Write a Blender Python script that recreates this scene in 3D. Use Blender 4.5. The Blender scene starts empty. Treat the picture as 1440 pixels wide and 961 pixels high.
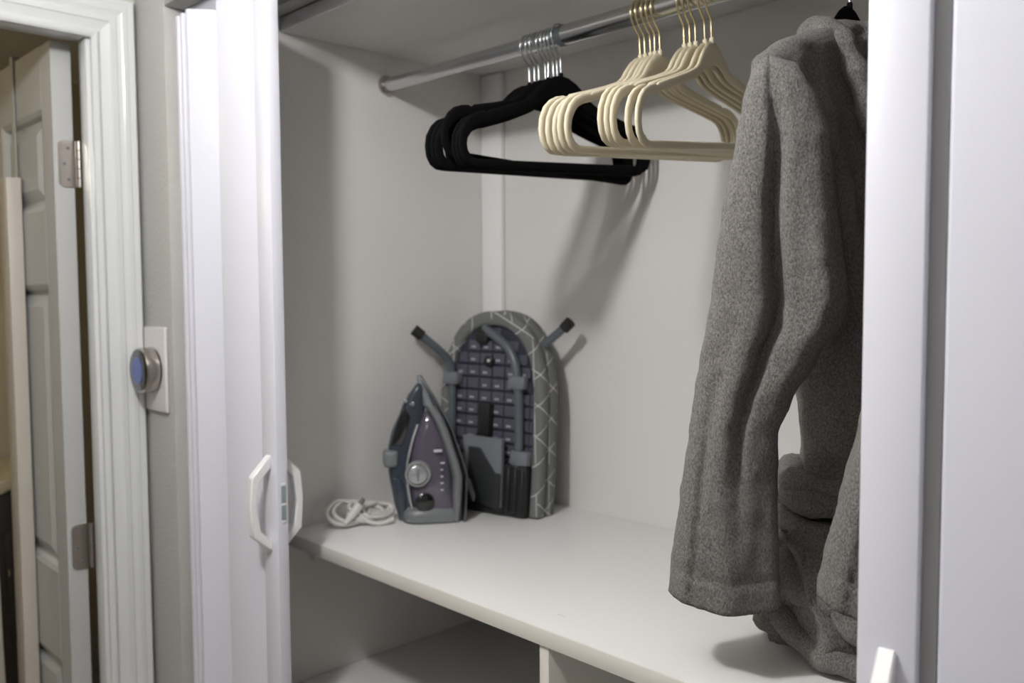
import bpy, bmesh, math, random
from mathutils import Vector, Matrix, noise
C = bpy.context.scene.collection
R_ = math.radians
random.seed(4)

# ------------------------------------------------------------------ camera, light, exposure
cam_d = bpy.data.cameras.new('camera'); cam = bpy.data.objects.new('camera', cam_d); C.objects.link(cam)
YAW, PITCH, ROLL, FPX = R_(44.3), R_(3.41), R_(-.3), 1232.0
fw = Vector((-math.cos(YAW)*math.cos(PITCH), math.sin(YAW)*math.cos(PITCH), -math.sin(PITCH)))
rt = fw.cross(Vector((0, 0, 1))).normalized(); up = rt.cross(fw)
rt, up = rt*math.cos(ROLL)+up*math.sin(ROLL), up*math.cos(ROLL)-rt*math.sin(ROLL)
cam.matrix_world = Matrix(((rt.x, up.x, -fw.x, 0), (rt.y, up.y, -fw.y, 0), (rt.z, up.z, -fw.z, 1.55), (0, 0, 0, 1)))
cam_d.sensor_width = 36; cam_d.lens = FPX/1440*36; cam_d.clip_start = .02
cam_d.dof.use_dof = True; cam_d.dof.focus_distance = 1.0; cam_d.dof.aperture_fstop = 4.5
bpy.context.scene.camera = cam
w = bpy.data.worlds.new('world'); bpy.context.scene.world = w; w.use_nodes = True
w.node_tree.nodes['Background'].inputs[0].default_value = (.9, .95, 1, 1)
w.node_tree.nodes['Background'].inputs[1].default_value = .15
vs = bpy.context.scene.view_settings
vs.view_transform = 'Standard'; vs.look = 'None'; vs.gamma = 1; vs.use_curve_mapping = False
vs.exposure = 0.2
def lamp(name, loc, power, radius, col):
    d = bpy.data.lights.new(name, 'POINT'); d.energy = power; d.shadow_soft_size = radius; d.color = col
    o = bpy.data.objects.new(name, d); C.objects.link(o); o.location = loc; return o
lamp('hall_lamp', (-.76, .10, 2.19), 27, .052, (1, .98, .975))
lamp('hall_lamp_far', (.30, -1.05, 2.15), 3.5, .09, (1, .98, .97))
lamp('bath_lamp', (-2.9, -.35, 2.15), 5, .08, (1, .80, .50))

# ------------------------------------------------------------------ helpers
def lin(h):
    v = [int(h[i:i+2], 16)/255 for i in (0, 2, 4)]
    return tuple((x/12.92 if x <= .04045 else ((x+.055)/1.055)**2.4) for x in v)+(1,)
def mat(name, col, rough=.5, metal=0, bump=0, scale=50, detail=2, var=0, spec=.5, coat=0, trans=0, emit=None, estr=0):
    m = bpy.data.materials.new(name); m.use_nodes = True
    nt = m.node_tree; b = nt.nodes['Principled BSDF']
    c = lin(col) if isinstance(col, str) else col
    b.inputs['Base Color'].default_value = c
    b.inputs['Roughness'].default_value = rough; b.inputs['Metallic'].default_value = metal
    b.inputs['Specular IOR Level'].default_value = spec; b.inputs['Coat Weight'].default_value = coat
    b.inputs['Transmission Weight'].default_value = trans
    if emit:
        b.inputs['Emission Color'].default_value = lin(emit); b.inputs['Emission Strength'].default_value = estr
    tc = nt.nodes.new('ShaderNodeTexCoord')
    if bump or var:
        n = nt.nodes.new('ShaderNodeTexNoise'); n.inputs['Scale'].default_value = scale; n.inputs['Detail'].default_value = detail
        nt.links.new(tc.outputs['Object'], n.inputs['Vector'])
        if bump:
            bp = nt.nodes.new('ShaderNodeBump'); bp.inputs['Strength'].default_value = bump; bp.inputs['Distance'].default_value = .002
            nt.links.new(n.outputs['Fac'], bp.inputs['Height']); nt.links.new(bp.outputs['Normal'], b.inputs['Normal'])
        if var:
            mx = nt.nodes.new('ShaderNodeMixRGB'); mx.inputs[1].default_value = tuple(x*(1-var) for x in c[:3])+(1,)
            mx.inputs[2].default_value = tuple(min(1, x*(1+var)) for x in c[:3])+(1,)
            nt.links.new(n.outputs['Fac'], mx.inputs[0]); nt.links.new(mx.outputs[0], b.inputs['Base Color'])
    return m
def tag(o, label=None, cat=None, group=None, kind=None):
    if label: o['label'] = label
    if cat: o['category'] = cat
    if group: o['group'] = group
    if kind: o['kind'] = kind
    return o
def empty(name, loc=(0, 0, 0), rz=0):
    o = bpy.data.objects.new(name, None); C.objects.link(o); o.location = loc; o.rotation_euler = (0, 0, rz)
    o.empty_display_size = .02; return o
class MB:
    """collects shapes, builds ONE mesh object"""
    def __init__(s): s.v = []; s.f = []
    def add(s, vs_, fs):
        k = len(s.v); s.v += [tuple(p) for p in vs_]; s.f += [tuple(i+k for i in f) for f in fs]; return s
    def bm(s, bm):
        bm.verts.index_update()
        s.add([v.co.copy() for v in bm.verts], [[v.index for v in f.verts] for f in bm.faces]); bm.free(); return s
    def box(s, a, b, bev=0, seg=2, M=None):
        bm = bmesh.new(); bmesh.ops.create_cube(bm, size=1)
        c = [(a[i]+b[i])/2 for i in range(3)]; d = [abs(b[i]-a[i]) for i in range(3)]
        for v in bm.verts: v.co = Vector([c[i]+v.co[i]*d[i] for i in range(3)])
        if bev: bmesh.ops.bevel(bm, geom=bm.edges[:], offset=min(bev, min(d)*.45), segments=seg, affect='EDGES', profile=.5)
        if M is not None: bm.transform(M)
        return s.bm(bm)
    def tube(s, path, r, n=12, closed=False, cap=True, flat=None):
        P = [Vector(p) for p in path]; N = len(P)
        rr = r if isinstance(r, (list, tuple)) else [r]*N
        vs_ = []; fs = []; nrm = None
        for i, p in enumerate(P):
            a = P[(i-1) % N] if (closed or i > 0) else P[0]; b = P[(i+1) % N] if (closed or i < N-1) else P[-1]
            t = (b-a).normalized()
            if nrm is None:
                nrm = t.cross(Vector((0, 0, 1)))
                if nrm.length < .1: nrm = t.cross(Vector((0, 1, 0)))
                nrm.normalize()
            else:
                nrm = (nrm-t*nrm.dot(t)).normalized()
            bn = t.cross(nrm)
            for k in range(n):
                an = 2*math.pi*k/n
                vs_.append(p+(nrm*math.cos(an)*(flat or 1)+bn*math.sin(an))*rr[i])
        M_ = N if closed else N-1
        for i in range(M_):
            for k in range(n):
                fs.append((i*n+k, i*n+(k+1) % n, ((i+1) % N)*n+(k+1) % n, ((i+1) % N)*n+k))
        if cap and not closed:
            fs.append(tuple(range(n))[::-1]); fs.append(tuple((N-1)*n+k for k in range(n)))
        return s.add(vs_, fs)
    def loft(s, rings, cap=True, closed=True):
        n = len(rings[0]); vs_ = [p for r in rings for p in r]; fs = []
        for i in range(len(rings)-1):
            for k in range(n if closed else n-1):
                fs.append((i*n+k, i*n+(k+1) % n, (i+1)*n+(k+1) % n, (i+1)*n+k))
        if cap and closed:
            fs.append(tuple(range(n))[::-1]); fs.append(tuple((len(rings)-1)*n+k for k in range(n)))
        return s.add(vs_, fs)
    def lathe(s, prof, M=None, n=32):
        """prof: (radius, height) about local z, placed by M"""
        rings = []
        for r, h in prof:
            ring = [Vector((r*math.cos(2*math.pi*k/n), r*math.sin(2*math.pi*k/n), h)) for k in range(n)]
            if M is not None: ring = [M @ p for p in ring]
            rings.append(ring)
        return s.loft(rings)
    def prism(s, pts, M, d0, d1, bev=0):
        """polygon pts (2D in local xy) extruded z d0..d1, then M"""
        bm = bmesh.new()
        lo = [bm.verts.new((p[0], p[1], d0)) for p in pts]; f = bm.faces.new(lo)
        ex = bmesh.ops.extrude_face_region(bm, geom=[f])
        for e in ex['geom']:
            if isinstance(e, bmesh.types.BMVert): e.co.z = d1
        bmesh.ops.recalc_face_normals(bm, faces=bm.faces[:])
        if bev: bmesh.ops.bevel(bm, geom=bm.edges[:], offset=bev, segments=2, affect='EDGES', profile=.5)
        bm.transform(M); return s.bm(bm)
    def build(s, name, m, parent=None, smooth=True, angle=40, sub=0):
        me = bpy.data.meshes.new(name); me.from_pydata(s.v, [], s.f); me.validate()
        bm = bmesh.new(); bm.from_mesh(me); bmesh.ops.recalc_face_normals(bm, faces=bm.faces[:]); bm.to_mesh(me); bm.free()
        if smooth:
            me.shade_smooth()
            if angle < 180: me.set_sharp_from_angle(angle=R_(angle))
        me.materials.append(m)
        o = bpy.data.objects.new(name, me); C.objects.link(o)
        if parent: o.parent = parent
        if sub:
            md = o.modifiers.new('s', 'SUBSURF'); md.levels = sub; md.render_levels = sub
        return o
def copy_tree(o, parent=None):
    c = o.copy(); C.objects.link(c)
    if parent: c.parent = parent
    for ch in [x for x in bpy.data.objects if x.parent == o]: copy_tree(ch, c)
    return c
def spline(pts, n=8, closed=False):
    P = [Vector(p) for p in pts]; N = len(P); out = []
    for i in range(N if closed else N-1):
        g = (lambda k: P[k % N]) if closed else (lambda k: P[max(0, min(N-1, k))])
        p0, p1, p2, p3 = g(i-1), g(i), g(i+1), g(i+2)
        for j in range(n):
            t = j/n
            out.append(.5*((2*p1)+(p2-p0)*t+(2*p0-5*p1+4*p2-p3)*t*t+(3*p1-p0-3*p2+p3)*t**3))
    if not closed: out.append(P[-1])
    return out
def axes(o, x, y, z):
    x, y, z = Vector(x), Vector(y), Vector(z)
    return Matrix(((x.x, y.x, z.x, o[0]), (x.y, y.y, z.y, o[1]), (x.z, y.z, z.z, o[2]), (0, 0, 0, 1)))

# ------------------------------------------------------------------ materials
M_wall = mat('painted_wall', (.49, .485, .465, 1), .6, bump=.9, scale=130, detail=3)
M_ceil = mat('ceiling_paint', (.72, .71, .68, 1), .8, bump=.2, scale=120)
M_trim = mat('gloss_trim_paint', (.69, .71, .715, 1), .17, bump=.06, scale=60)
M_door = mat('door_paint', (.52, .53, .52, 1), .4, bump=.04, scale=90)
M_pvc = mat('white_pvc', (.735, .745, .82, 1), .30)
M_pvc2 = mat('pvc_hinge_strip', (.45, .44, .45, 1), .5)
M_handle = mat('white_handle_plastic', (.88, .88, .89, 1), .25)
M_mel = mat('white_melamine', (.72, .71, .69, 1), .45, bump=.03, scale=250)
M_shelf = mat('shelf_melamine', (.82, .82, .81, 1), .42, bump=.03, scale=250)
M_edge = mat('shelf_edge_band', (.74, .72, .67, 1), .45)
M_floor = mat('floor_vinyl', (.50, .46, .41, 1), .5, bump=.1, scale=20, var=.2)
M_dark = mat('bath_wall_paint', (.50, .46, .36, 1), .7, bump=.2, scale=120)
M_nick = mat('satin_nickel', (.50, .46, .42, 1), .32, metal=1)
M_chrome = mat('chrome', (.66, .70, .72, 1), .25, metal=1)
M_tube = mat('rod_chrome', (.62, .63, .63, 1), .26, metal=1)
M_brass = mat('pale_brass', (.86, .74, .46, 1), .27, metal=1)
M_black = mat('black_velvet', (.004, .0042, .0045, 1), .9, bump=.2, scale=900, spec=.1)
M_beige = mat('beige_velvet', (.76, .69, .52, 1), .75, bump=.15, scale=900, spec=.3)
M_rub = mat('black_rubber', (.010, .010, .010, 1), .6)
M_blk = mat('black_plastic', (.011, .012, .013, 1), .45)
M_gtube = mat('grey_painted_tube', (.095, .11, .125, 1), .38)
M_pan = mat('lilac_grey_metal', (.105, .105, .138, 1), .45, metal=.3, bump=.05, scale=60)
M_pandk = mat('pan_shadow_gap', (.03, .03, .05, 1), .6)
M_hole = mat('pale_dot', (.55, .55, .62, 1), .5)
M_gplas = mat('grey_plastic', (.16, .17, .19, 1), .35)
M_ins = mat('black_insert', (.018, .020, .022, 1), .5)
M_navy = mat('navy_plastic', (.032, .042, .060, 1), .28, coat=.3)
M_irongrey = mat('iron_grey_plastic', (.16, .17, .18, 1), .35)
M_tank = mat('smoked_lilac_tank', (.085, .075, .105, 1), .12, coat=.6)
M_gloss = mat('gloss_black_grip', (.008, .009, .010, 1), .12, coat=.5)
M_silver = mat('silver_plastic', (.42, .43, .44, 1), .25, metal=.5)
M_sole = mat('soleplate_metal', (.30, .31, .33, 1), .3, metal=1)
M_cord = mat('white_cord', (.62, .61, .58, 1), .45)
M_prong = mat('plug_grey', (.22, .22, .21, 1), .4)
M_steel = mat('thermostat_steel', (.55, .51, .48, 1), .18, metal=1)
M_plate = mat('thermostat_plate', (.74, .71, .71, 1), .35)
M_bez = mat('thermostat_bezel', (.004, .004, .006, 1), .1, coat=.8)
M_screen = mat('thermostat_screen', (.05, .07, .16, 1), .1, emit='4A62B4', estr=.2)
M_latch = mat('magnet_strip', (.27, .34, .34, 1), .4)
M_mframe = mat('mirror_frame_paint', (.56, .52, .46, 1), .4)
M_glass = mat('mirror_glass', (.8, .82, .82, 1), .02, metal=1)
M_vanity = mat('dark_vanity_wood', (.022, .014, .010, 1), .5, bump=.1, scale=30)
M_counter = mat('cream_counter', (.62, .55, .38, 1), .3)

def terry():
    """looped terry cloth: grainy pile in loose rows"""
    m = mat('grey_terry', (.17, .16, .15, 1), .95, spec=.1)
    nt = m.node_tree; b = nt.nodes['Principled BSDF']; tc = nt.nodes['Texture Coordinate']
    mp = nt.nodes.new('ShaderNodeMapping'); mp.inputs['Scale'].default_value = (1, 1, .62)
    nt.links.new(tc.outputs['Object'], mp.inputs['Vector'])
    n = nt.nodes.new('ShaderNodeTexNoise'); n.inputs['Scale'].default_value = 500; n.inputs['Detail'].default_value = 5; n.inputs['Roughness'].default_value = .72
    nt.links.new(mp.outputs[0], n.inputs['Vector'])
    n2 = nt.nodes.new('ShaderNodeTexNoise'); n2.inputs['Scale'].default_value = 60; n2.inputs['Detail'].default_value = 3
    nt.links.new(tc.outputs['Object'], n2.inputs['Vector'])
    bp = nt.nodes.new('ShaderNodeBump'); bp.inputs['Strength'].default_value = .9; bp.inputs['Distance'].default_value = .0028
    nt.links.new(n.outputs['Fac'], bp.inputs['Height'])
    bp2 = nt.nodes.new('ShaderNodeBump'); bp2.inputs['Strength'].default_value = .35; bp2.inputs['Distance'].default_value = .004
    nt.links.new(n2.outputs['Fac'], bp2.inputs['Height']); nt.links.new(bp2.outputs[0], bp.inputs['Normal'])
    nt.links.new(bp.outputs[0], b.inputs['Normal'])
    cr = nt.nodes.new('ShaderNodeValToRGB')
    cr.color_ramp.elements[0].position = .36; cr.color_ramp.elements[0].color = (.105, .100, .095, 1)
    cr.color_ramp.elements[1].position = .64; cr.color_ramp.elements[1].color = (.315, .302, .288, 1)
    nt.links.new(n.outputs['Fac'], cr.inputs[0]); nt.links.new(cr.outputs[0], b.inputs['Base Color'])
    b.inputs['Sheen Weight'].default_value = .15; b.inputs['Sheen Roughness'].default_value = .5
    return m
M_terry = terry()

def triangles():
    """grey cover cloth printed with thin white triangle lines"""
    m = mat('triangle_print_cotton', (.16, .16, .15, 1), .9, bump=.25, scale=700)
    nt = m.node_tree; b = nt.nodes['Principled BSDF']; tc = nt.nodes['Texture Coordinate']
    sp = nt.nodes.new('ShaderNodeSeparateXYZ'); nt.links.new(tc.outputs['Object'], sp.inputs[0])
    def math_(op, a, b_=None):
        n = nt.nodes.new('ShaderNodeMath'); n.operation = op
        for i, x in enumerate((a, b_)):
            if x is None: continue
            if isinstance(x, (int, float)): n.inputs[i].default_value = x
            else: nt.links.new(x, n.inputs[i])
        return n.outputs[0]
    u = math_('ADD', sp.outputs[0], math_('MULTIPLY', sp.outputs[1], 1.3)); v = sp.outputs[2]
    tot = None
    for k, (an, s, wd) in enumerate(((4, .052, .021), (64, .056, .021), (121, .050, .022))):
        q = math_('ADD', math_('MULTIPLY', u, math.cos(R_(an))/s), math_('MULTIPLY', v, math.sin(R_(an))/s))
        d = math_('ABSOLUTE', math_('SUBTRACT', math_('FRACT', q), .5))
        ln = math_('LESS_THAN', d, wd)
        nz = nt.nodes.new('ShaderNodeTexNoise'); nz.inputs['Scale'].default_value = 20; nz.inputs['Detail'].default_value = 0
        mp = nt.nodes.new('ShaderNodeMapping'); mp.inputs['Location'].default_value = (k*3.1, k*1.7, k)
        nt.links.new(tc.outputs['Object'], mp.inputs[0]); nt.links.new(mp.outputs[0], nz.inputs[0])
        ln = math_('MULTIPLY', ln, math_('GREATER_THAN', nz.outputs['Fac'], .41))
        tot = ln if tot is None else math_('MAXIMUM', tot, ln)
    mx = nt.nodes.new('ShaderNodeMixRGB'); mx.inputs[1].default_value = (.145, .150, .145, 1); mx.inputs[2].default_value = (.50, .50, .49, 1)
    nt.links.new(tot, mx.inputs[0]); nt.links.new(mx.outputs[0], b.inputs['Base Color'])
    return m
M_cover = triangles()

# ------------------------------------------------------------------ the setting
def struct(name, mb, m, label=None, parent=None, **k):
    o = mb.build(name, m, parent, **k)
    if not parent: o['kind'] = 'structure'
    if label: o['label'] = label
    return o
FY, LX = .685, -1.74              # hall front wall plane, left wall plane
JL, JR = -1.605, .035             # closet opening jambs
XL, XR, YB = -1.455, -.085, 1.338  # closet interior planes
struct('floor', MB().box((-3.75, -1.4, -.05), (1.4, 1.6, 0)), M_floor, 'brown floor of the hall and the room behind the door')
struct('ceiling', MB().box((-3.75, -1.4, 2.36), (1.4, 1.6, 2.41)), M_ceil, 'pale ceiling above the hall')
wf = MB().box((LX, FY, 0), (JL, .80, 2.36), .004).box((JL, FY, 2.068), (JR, .80, 2.36), .003).box((JL, .8005, 2.046), (JR, .834, 2.36), .001).box((JR, FY, 0), (1.35, .80, 2.36), .004)
struct('wall_front', wf, M_wall, 'textured warm grey wall around the closet opening')
struct('wall_left', MB().box((-1.778, .612, 0), (LX, .80, 2.36)).box((-1.778, -.27, 2.042), (LX, .612, 2.36)).box((-1.785, -1.35, 0), (LX, -.27, 2.36)), M_wall, 'warm grey wall pierced by the doorway at left')
struct('wall_rear', MB().box((LX, -1.4, 0), (1.35, -1.35, 2.36)), M_wall, 'warm grey wall behind the viewer')
struct('wall_right', MB().box((1.35, -1.4, 0), (1.4, .8, 2.36)), M_wall, 'warm grey wall at the right end of the hall')
struct('wall_closet_left', MB().box((JL+.005, .803, 0), (XL, 1.39, 2.36)), M_mel, 'white panel forming the left side of the closet')
struct('wall_closet_back', MB().box((XL, YB, 0), (XR, 1.39, 2.36)), M_mel, 'white panel forming the back of the closet')
struct('wall_closet_right', MB().box((XR, .803, 0), (JR, 1.39, 2.36)), M_mel, 'white panel forming the right side of the closet')
struct('ceiling_closet', MB().box((XL+.001, .835, 2.02), (XR-.001, YB-.001, 2.045), .001), M_mel, 'white board roofing the closet above the rod')
struct('trim_1', MB().box((XL+.001, YB-.012, 1.101), (XL+.065, YB-.0005, 2.019), .002), M_shelf, 'white vertical batten in the back left corner of the closet')
# doorway trim: moulded casing + jamb
def casing_profile():
    # (distance from opening edge, proud of the wall)
    return [(0, 0), (0, .011), (.004, .014), (.009, .015), (.013, .012), (.016, .009), (.022, .010), (.032, .0135), (.034, .0155), (.044, .0155),
            (.046, .0135), (.054, .0150), (.056, .0160), (.064, .0160), (.066, .0150), (.070, .0160), (.0765, .0160), (.080, .012), (.080, 0)]
jy0, jy1, jz = -.235, .600, 2.022
def casing(side):
    pr = casing_profile(); mb = MB(); X = LX+.0005
    a, b, c = [], [], []
    if side == 'r':
        rings = [[(X+h, jy1+d, 0) for d, h in pr], [(X+h, jy1+d, jz+d) for d, h in pr]]
    elif side == 'l':
        rings = [[(X+h, jy0-d, 0) for d, h in pr], [(X+h, jy0-d, jz+d) for d, h in pr]]
    else:
        rings = [[(X+h, jy0-d, jz+d) for d, h in pr], [(X+h, jy1+d, jz+d) for d, h in pr]]
    return mb.loft(rings)
tr = empty('trim_2', (0, 0, 0)); tag(tr, 'glossy white moulded casing around the doorway at left', None, kind='structure')
for sd in 'rlh':
    casing(sd).build('casing', M_trim, tr, angle=25)
jm = MB().box((-1.778, .593, 0), (LX, .612, jz+.02), .002).box((-1.785, jy0-.035, 0), (LX, jy0-.012, jz+.02), .002).box((-1.785, jy0-.012, jz), (LX, .593, jz+.02), .002)
jm.build('jamb', M_trim, tr)
# room behind the door
struct('wall_far', MB().box((-3.75, -1.4, 0), (-3.7, 1.6, 2.36)), M_dark, 'dim cream wall of the room behind the door')
struct('wall_beyond', MB().box((-3.7, 1.45, 0), (-1.9, 1.5, 2.36)), M_dark, 'dim side wall seen past the hinges of the open door')
struct('wall_opposite', MB().box((-3.7, -1.4, 0), (-1.785, -1.35, 2.36)), M_dark, 'dim wall at the other side of the room behind the door')

# ------------------------------------------------------------------ shelf unit
su = empty('shelf_unit', (XL, .822, .78)); tag(su, 'built in white melamine shelf, divider and lower board in the closet', 'shelf')
def loc(mb, o):
    L = o.location; mb.v = [(v[0]-L.x, v[1]-L.y, v[2]-L.z) for v in mb.v]; return mb
g = .0008
sb = loc(MB().box((XL+g, .824, 1.076), (XR-g, YB-g, 1.1), .0012), su).build('shelf_board', M_shelf, su)
loc(MB().box((XL+g, .822, 1.0765), (XR-g, .8238, 1.0995), .0005), su).build('edge_band', M_edge, su)
loc(MB().box((-.797, .826, .8245), (-.780, YB-g, 1.0755), .001), su).build('divider_panel', M_edge, su)
loc(MB().box((XL+g, .826, .780), (XR-g, YB-g, .803), .001), su).build('bottom_board', M_mel, su)
loc(MB().box((XL+g, .876, 1.036), (XL+.018, YB-g, 1.0755), .001), su).build('support_cleat', M_mel, su)
chip = mat('lifted_paint', (.80, .80, .79, 1), .5)
for (x, y, a, L) in ((-.775, .957, .5, .012), (-.80, .874, .3, .012), (-.812, .962, .2, .005)):
    p = [Vector((x+math.cos(a)*L*t-.003*math.sin(t*7), y+math.sin(a)*L*t*.3, 1.1007+.0006*math.sin(t*9))) for t in (-.5, -.25, 0, .25, .5)]
    loc(MB().tube(p, .0006, 6), su).build('paint_chip', chip, sb)
for o in [x for x in bpy.data.objects if x.name.startswith('paint_chip')]: o.parent = sb

# ------------------------------------------------------------------ clothes rod
RY, RZ = 1.07, 1.960
rod = empty('clothes_rod', (XL, RY, RZ)); tag(rod, 'grey metal telescopic clothes rod spanning the closet under its top board', 'rod')
J = -.972
MX = lambda x: axes((x, RY, RZ), (0, 1, 0), (0, 0, 1), (1, 0, 0))
loc(MB().lathe([(0, 0), (.0132, 0), (.0132, J-XL-.004), (0, J-XL-.004)], MX(XL+.003), 28), rod).build('inner_tube', M_tube, rod)
loc(MB().lathe([(.0138, 0), (.0158, .001), (.0160, .006), (.0160, XR-J-.004), (.0138, XR-J-.003), (.0138, 0)], MX(J), 28), rod).build('outer_tube', M_tube, rod)
loc(MB().lathe([(.0135, -.004), (.0168, -.003), (.0172, .003), (.0168, .008), (.0135, .009), (.0135, -.004)], MX(J-.006), 28), rod).build('collar', M_gtube, rod)
for x, s in ((XL+.0006, 1), (XR-.0006, -1)):
    loc(MB().lathe([(0, 0), (.0195, 0), (.0195, s*.0045), (.0178, s*.0055), (.0165, s*.0060), (.0165, s*.008), (0, s*.008)], MX(x), 28), rod).build('end_socket', M_nick, rod)

# ------------------------------------------------------------------ hangers
def hanger_outline(kind):
    if kind == 'beige':
        out = [(0, 0), (.013, -.003), (.026, -.011), (.038, -.023), (.047, -.034), (.058, -.041), (.082, -.048), (.110, -.055), (.140, -.0615), (.162, -.0665),
               (.1675, -.0708), (.1735, -.0690), (.188, -.0715), (.202, -.077), (.2135, -.086), (.2225, -.101), (.2255, -.117), (.2235, -.132), (.217, -.143), (.206, -.1495), (.192, -.151)]
        inn = [(0, -.034), (.013, -.0345), (.024, -.0375), (.034, -.043), (.043, -.050), (.056, -.0555), (.082, -.062), (.110, -.068), (.140, -.0745), (.160, -.079),
               (.166, -.0805), (.172, -.082), (.184, -.0845), (.195, -.089), (.203, -.096), (.210, -.107), (.2125, -.118), (.211, -.128), (.206, -.135), (.199, -.139), (.190, -.140)]
    else:
        out = [(0, 0), (.018, -.003), (.036, -.011), (.053, -.023), (.066, -.035), (.080, -.043), (.098, -.049), (.118, -.055), (.142, -.061), (.160, -.0655),
               (.166, -.0695), (.172, -.068), (.186, -.0705), (.201, -.076), (.213, -.086), (.2225, -.101), (.2255, -.117), (.2235, -.133), (.217, -.145), (.206, -.1515), (.192, -.153)]
        inn = [(0, -.040), (.018, -.041), (.034, -.0435), (.048, -.049), (.060, -.056), (.075, -.062), (.096, -.069), (.116, -.0755), (.140, -.082), (.156, -.086),
               (.162, -.0875), (.168, -.089), (.180, -.091), (.191, -.095), (.200, -.102), (.207, -.110), (.2095, -.119), (.208, -.128), (.203, -.135), (.197, -.139), (.188, -.1405)]
    bo, bi = out[-1][1], inn[-1][1]
    for s in (.15, .10, .05): out.append((s, bo)); inn.append((s, bi))
    loop = lambda h: h + [(0, h[-1][1])] + [(-s, z) for s, z in h[:0:-1]]
    return loop(out), loop(inn)
def hanger(name, kind, m, mh, label, cat, group):
    t = empty(name)
    tag(t, label, cat, group)
    o, i = hanger_outline('black' if kind == 'narrow' else kind); N = len(o); T = .0029
    if kind == 'narrow':   # short hanger used for the robes
        sq = lambda q: [(s_*.80, z_*(1+.12*min(1, abs(s_)/.2))) for s_, z_ in q]
        o, i = sq(o), sq(i)
    prof = [(0, 0), (.06, .55), (.17, .88), (.35, 1), (.65, 1), (.83, .88), (.94, .55), (1, 0), (.94, -.55), (.83, -.88), (.65, -1), (.35, -1), (.17, -.88), (.06, -.55)]
    rings = []
    for k in range(N):
        rings.append([(h*T, o[k][0]+(i[k][0]-o[k][0])*f, o[k][1]+(i[k][1]-o[k][1])*f) for f, h in prof])
    rings.append(rings[0])
    MB().loft(rings, cap=False).build('hanger_frame', m, t, angle=70)
    # little collar where the wire enters
    MB().lathe([(0, -.004), (.0036, -.004), (.0034, .003), (.0026, .0042), (0, .0042)], None, 12).build('wire_ferrule', m, t)
    # hook: stem, jog towards the front, over the rod and down behind
    r = .0192; zc = .0625
    P = [(0, 0, 0), (0, 0, .012), (0, 0, .026), (0, -.0025, .032)]
    P += [(0, -.0135, .0445)]
    for a in range(200, -31, -15):
        P.append((0, r*math.cos(R_(a)), zc+r*math.sin(R_(a))))
    MB().tube(spline(P, 4), .00165, 10).build('hook', mh, t)
    return t
# every wire hook rests on top of the rod: hanger origin sits this far below the rod axis
def hang(o, x, rr, roll, yaw):
    o.rotation_euler = (R_(roll), 0, R_(yaw))
    c = Vector((x, RY, RZ+rr+.0017+.0008-.0192))      # centre of the wire loop
    o.location = c-o.rotation_euler.to_matrix() @ Vector((0, 0, .0625))
black_l = 'black velvet hanger with a chrome hook'
ord_ = ['first', 'second', 'third', 'fourth', 'fifth', 'sixth', 'seventh', 'eighth']
bx = [-1.053, -1.041, -1.0315, -1.0165, -1.0065, -.9985, -.9905, -.9825]
by = [2.0, 2.2, 2.4, .6, .9, 1.2, 1.4, 1.6]
br = [2.0, 2.3, 2.7, 3.0, -1.3, 3.2, 3.5, 3.6]
proto_b = None
for k in range(8):
    lab = black_l+', '+ord_[k]+' of the eight black ones from the left'
    if proto_b is None:
        o = proto_b = hanger('black_hanger', 'black', M_black, M_chrome, lab, 'hanger', 'black hangers at the left of the rod')
    else: o = copy_tree(proto_b); o['label'] = lab
    hang(o, bx[k], .0132 if k < 7 else .0172, br[k], -by[k])
g1x = [-.822, -.8135, -.8035, -.795, -.786]; g1y = [1, .4, 0, -.6, -1.2]; g1r = [4.0, 4.6, 5.0, 4.4, 4.8]
g2x = [-.743, -.7335, -.724, -.709, -.698]; g2y = [-5.2, -5.2, -5.0, -6.6, -7.6]; g2r = [4.2, 4.6, 5.0, 6.0, 6.4]
proto_c = None
for xs, ys, rs, nm, side in ((g1x, g1y, g1r, 'beige hangers next to the black ones', 'left'), (g2x, g2y, g2r, 'beige hangers next to the grey robe', 'right')):
    for k in range(5):
        lab = 'beige velvet hanger with a brass hook, '+ord_[k]+' from the left in the '+side+' beige bunch'
        if proto_c is None: o = proto_c = hanger('beige_hanger', 'beige', M_beige, M_brass, lab, 'hanger', nm)
        else: o = copy_tree(proto_c)
        o['label'] = lab; o['group'] = nm
        hang(o, xs[k], .0160, rs[k], -ys[k])
for x, lab in ((-.497, 'black velvet hanger inside the collar of the front grey bathrobe'), (-.272, 'black velvet hanger holding the robe behind the right folding door')):
    if x == -.497: o = proto_r = hanger('black_hanger', 'narrow', M_black, M_chrome, lab, 'hanger', 'black hangers carrying robes')
    else: o = copy_tree(proto_r); o['label'] = lab
    hang(o, x, .0160, 0, 0)

# ------------------------------------------------------------------ bathrobes
def fbm(p, s, o=3):
    return noise.fractal(Vector(p)*s, 1.0, 2.0, o)
def displace(mb, amp, sc, seed=0):
    me = bpy.data.meshes.new('t'); me.from_pydata(mb.v, [], mb.f)
    bm = bmesh.new(); bm.from_mesh(me); bmesh.ops.recalc_face_normals(bm, faces=bm.faces[:]); bm.normal_update()
    mb.v = [tuple(v.co+v.normal*amp*noise.noise(v.co*sc+Vector((seed, seed, seed)))) for v in bm.verts]
    bm.free(); bpy.data.meshes.remove(me); return mb
def interp(keys, t):
    for a, b in zip(keys, keys[1:]):
        if a[0] <= t <= b[0]:
            f = (t-a[0])/(b[0]-a[0]); f = f*f*(3-2*f)*.5+f*.5
            return [x+(y-x)*f for x, y in zip(a[1:], b[1:])]
    return list(keys[-1][1:]) if t > keys[-1][0] else list(keys[0][1:])
E1 = Vector((.863, .504, 0)); E2 = Vector((-.504, .863, 0))
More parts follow.
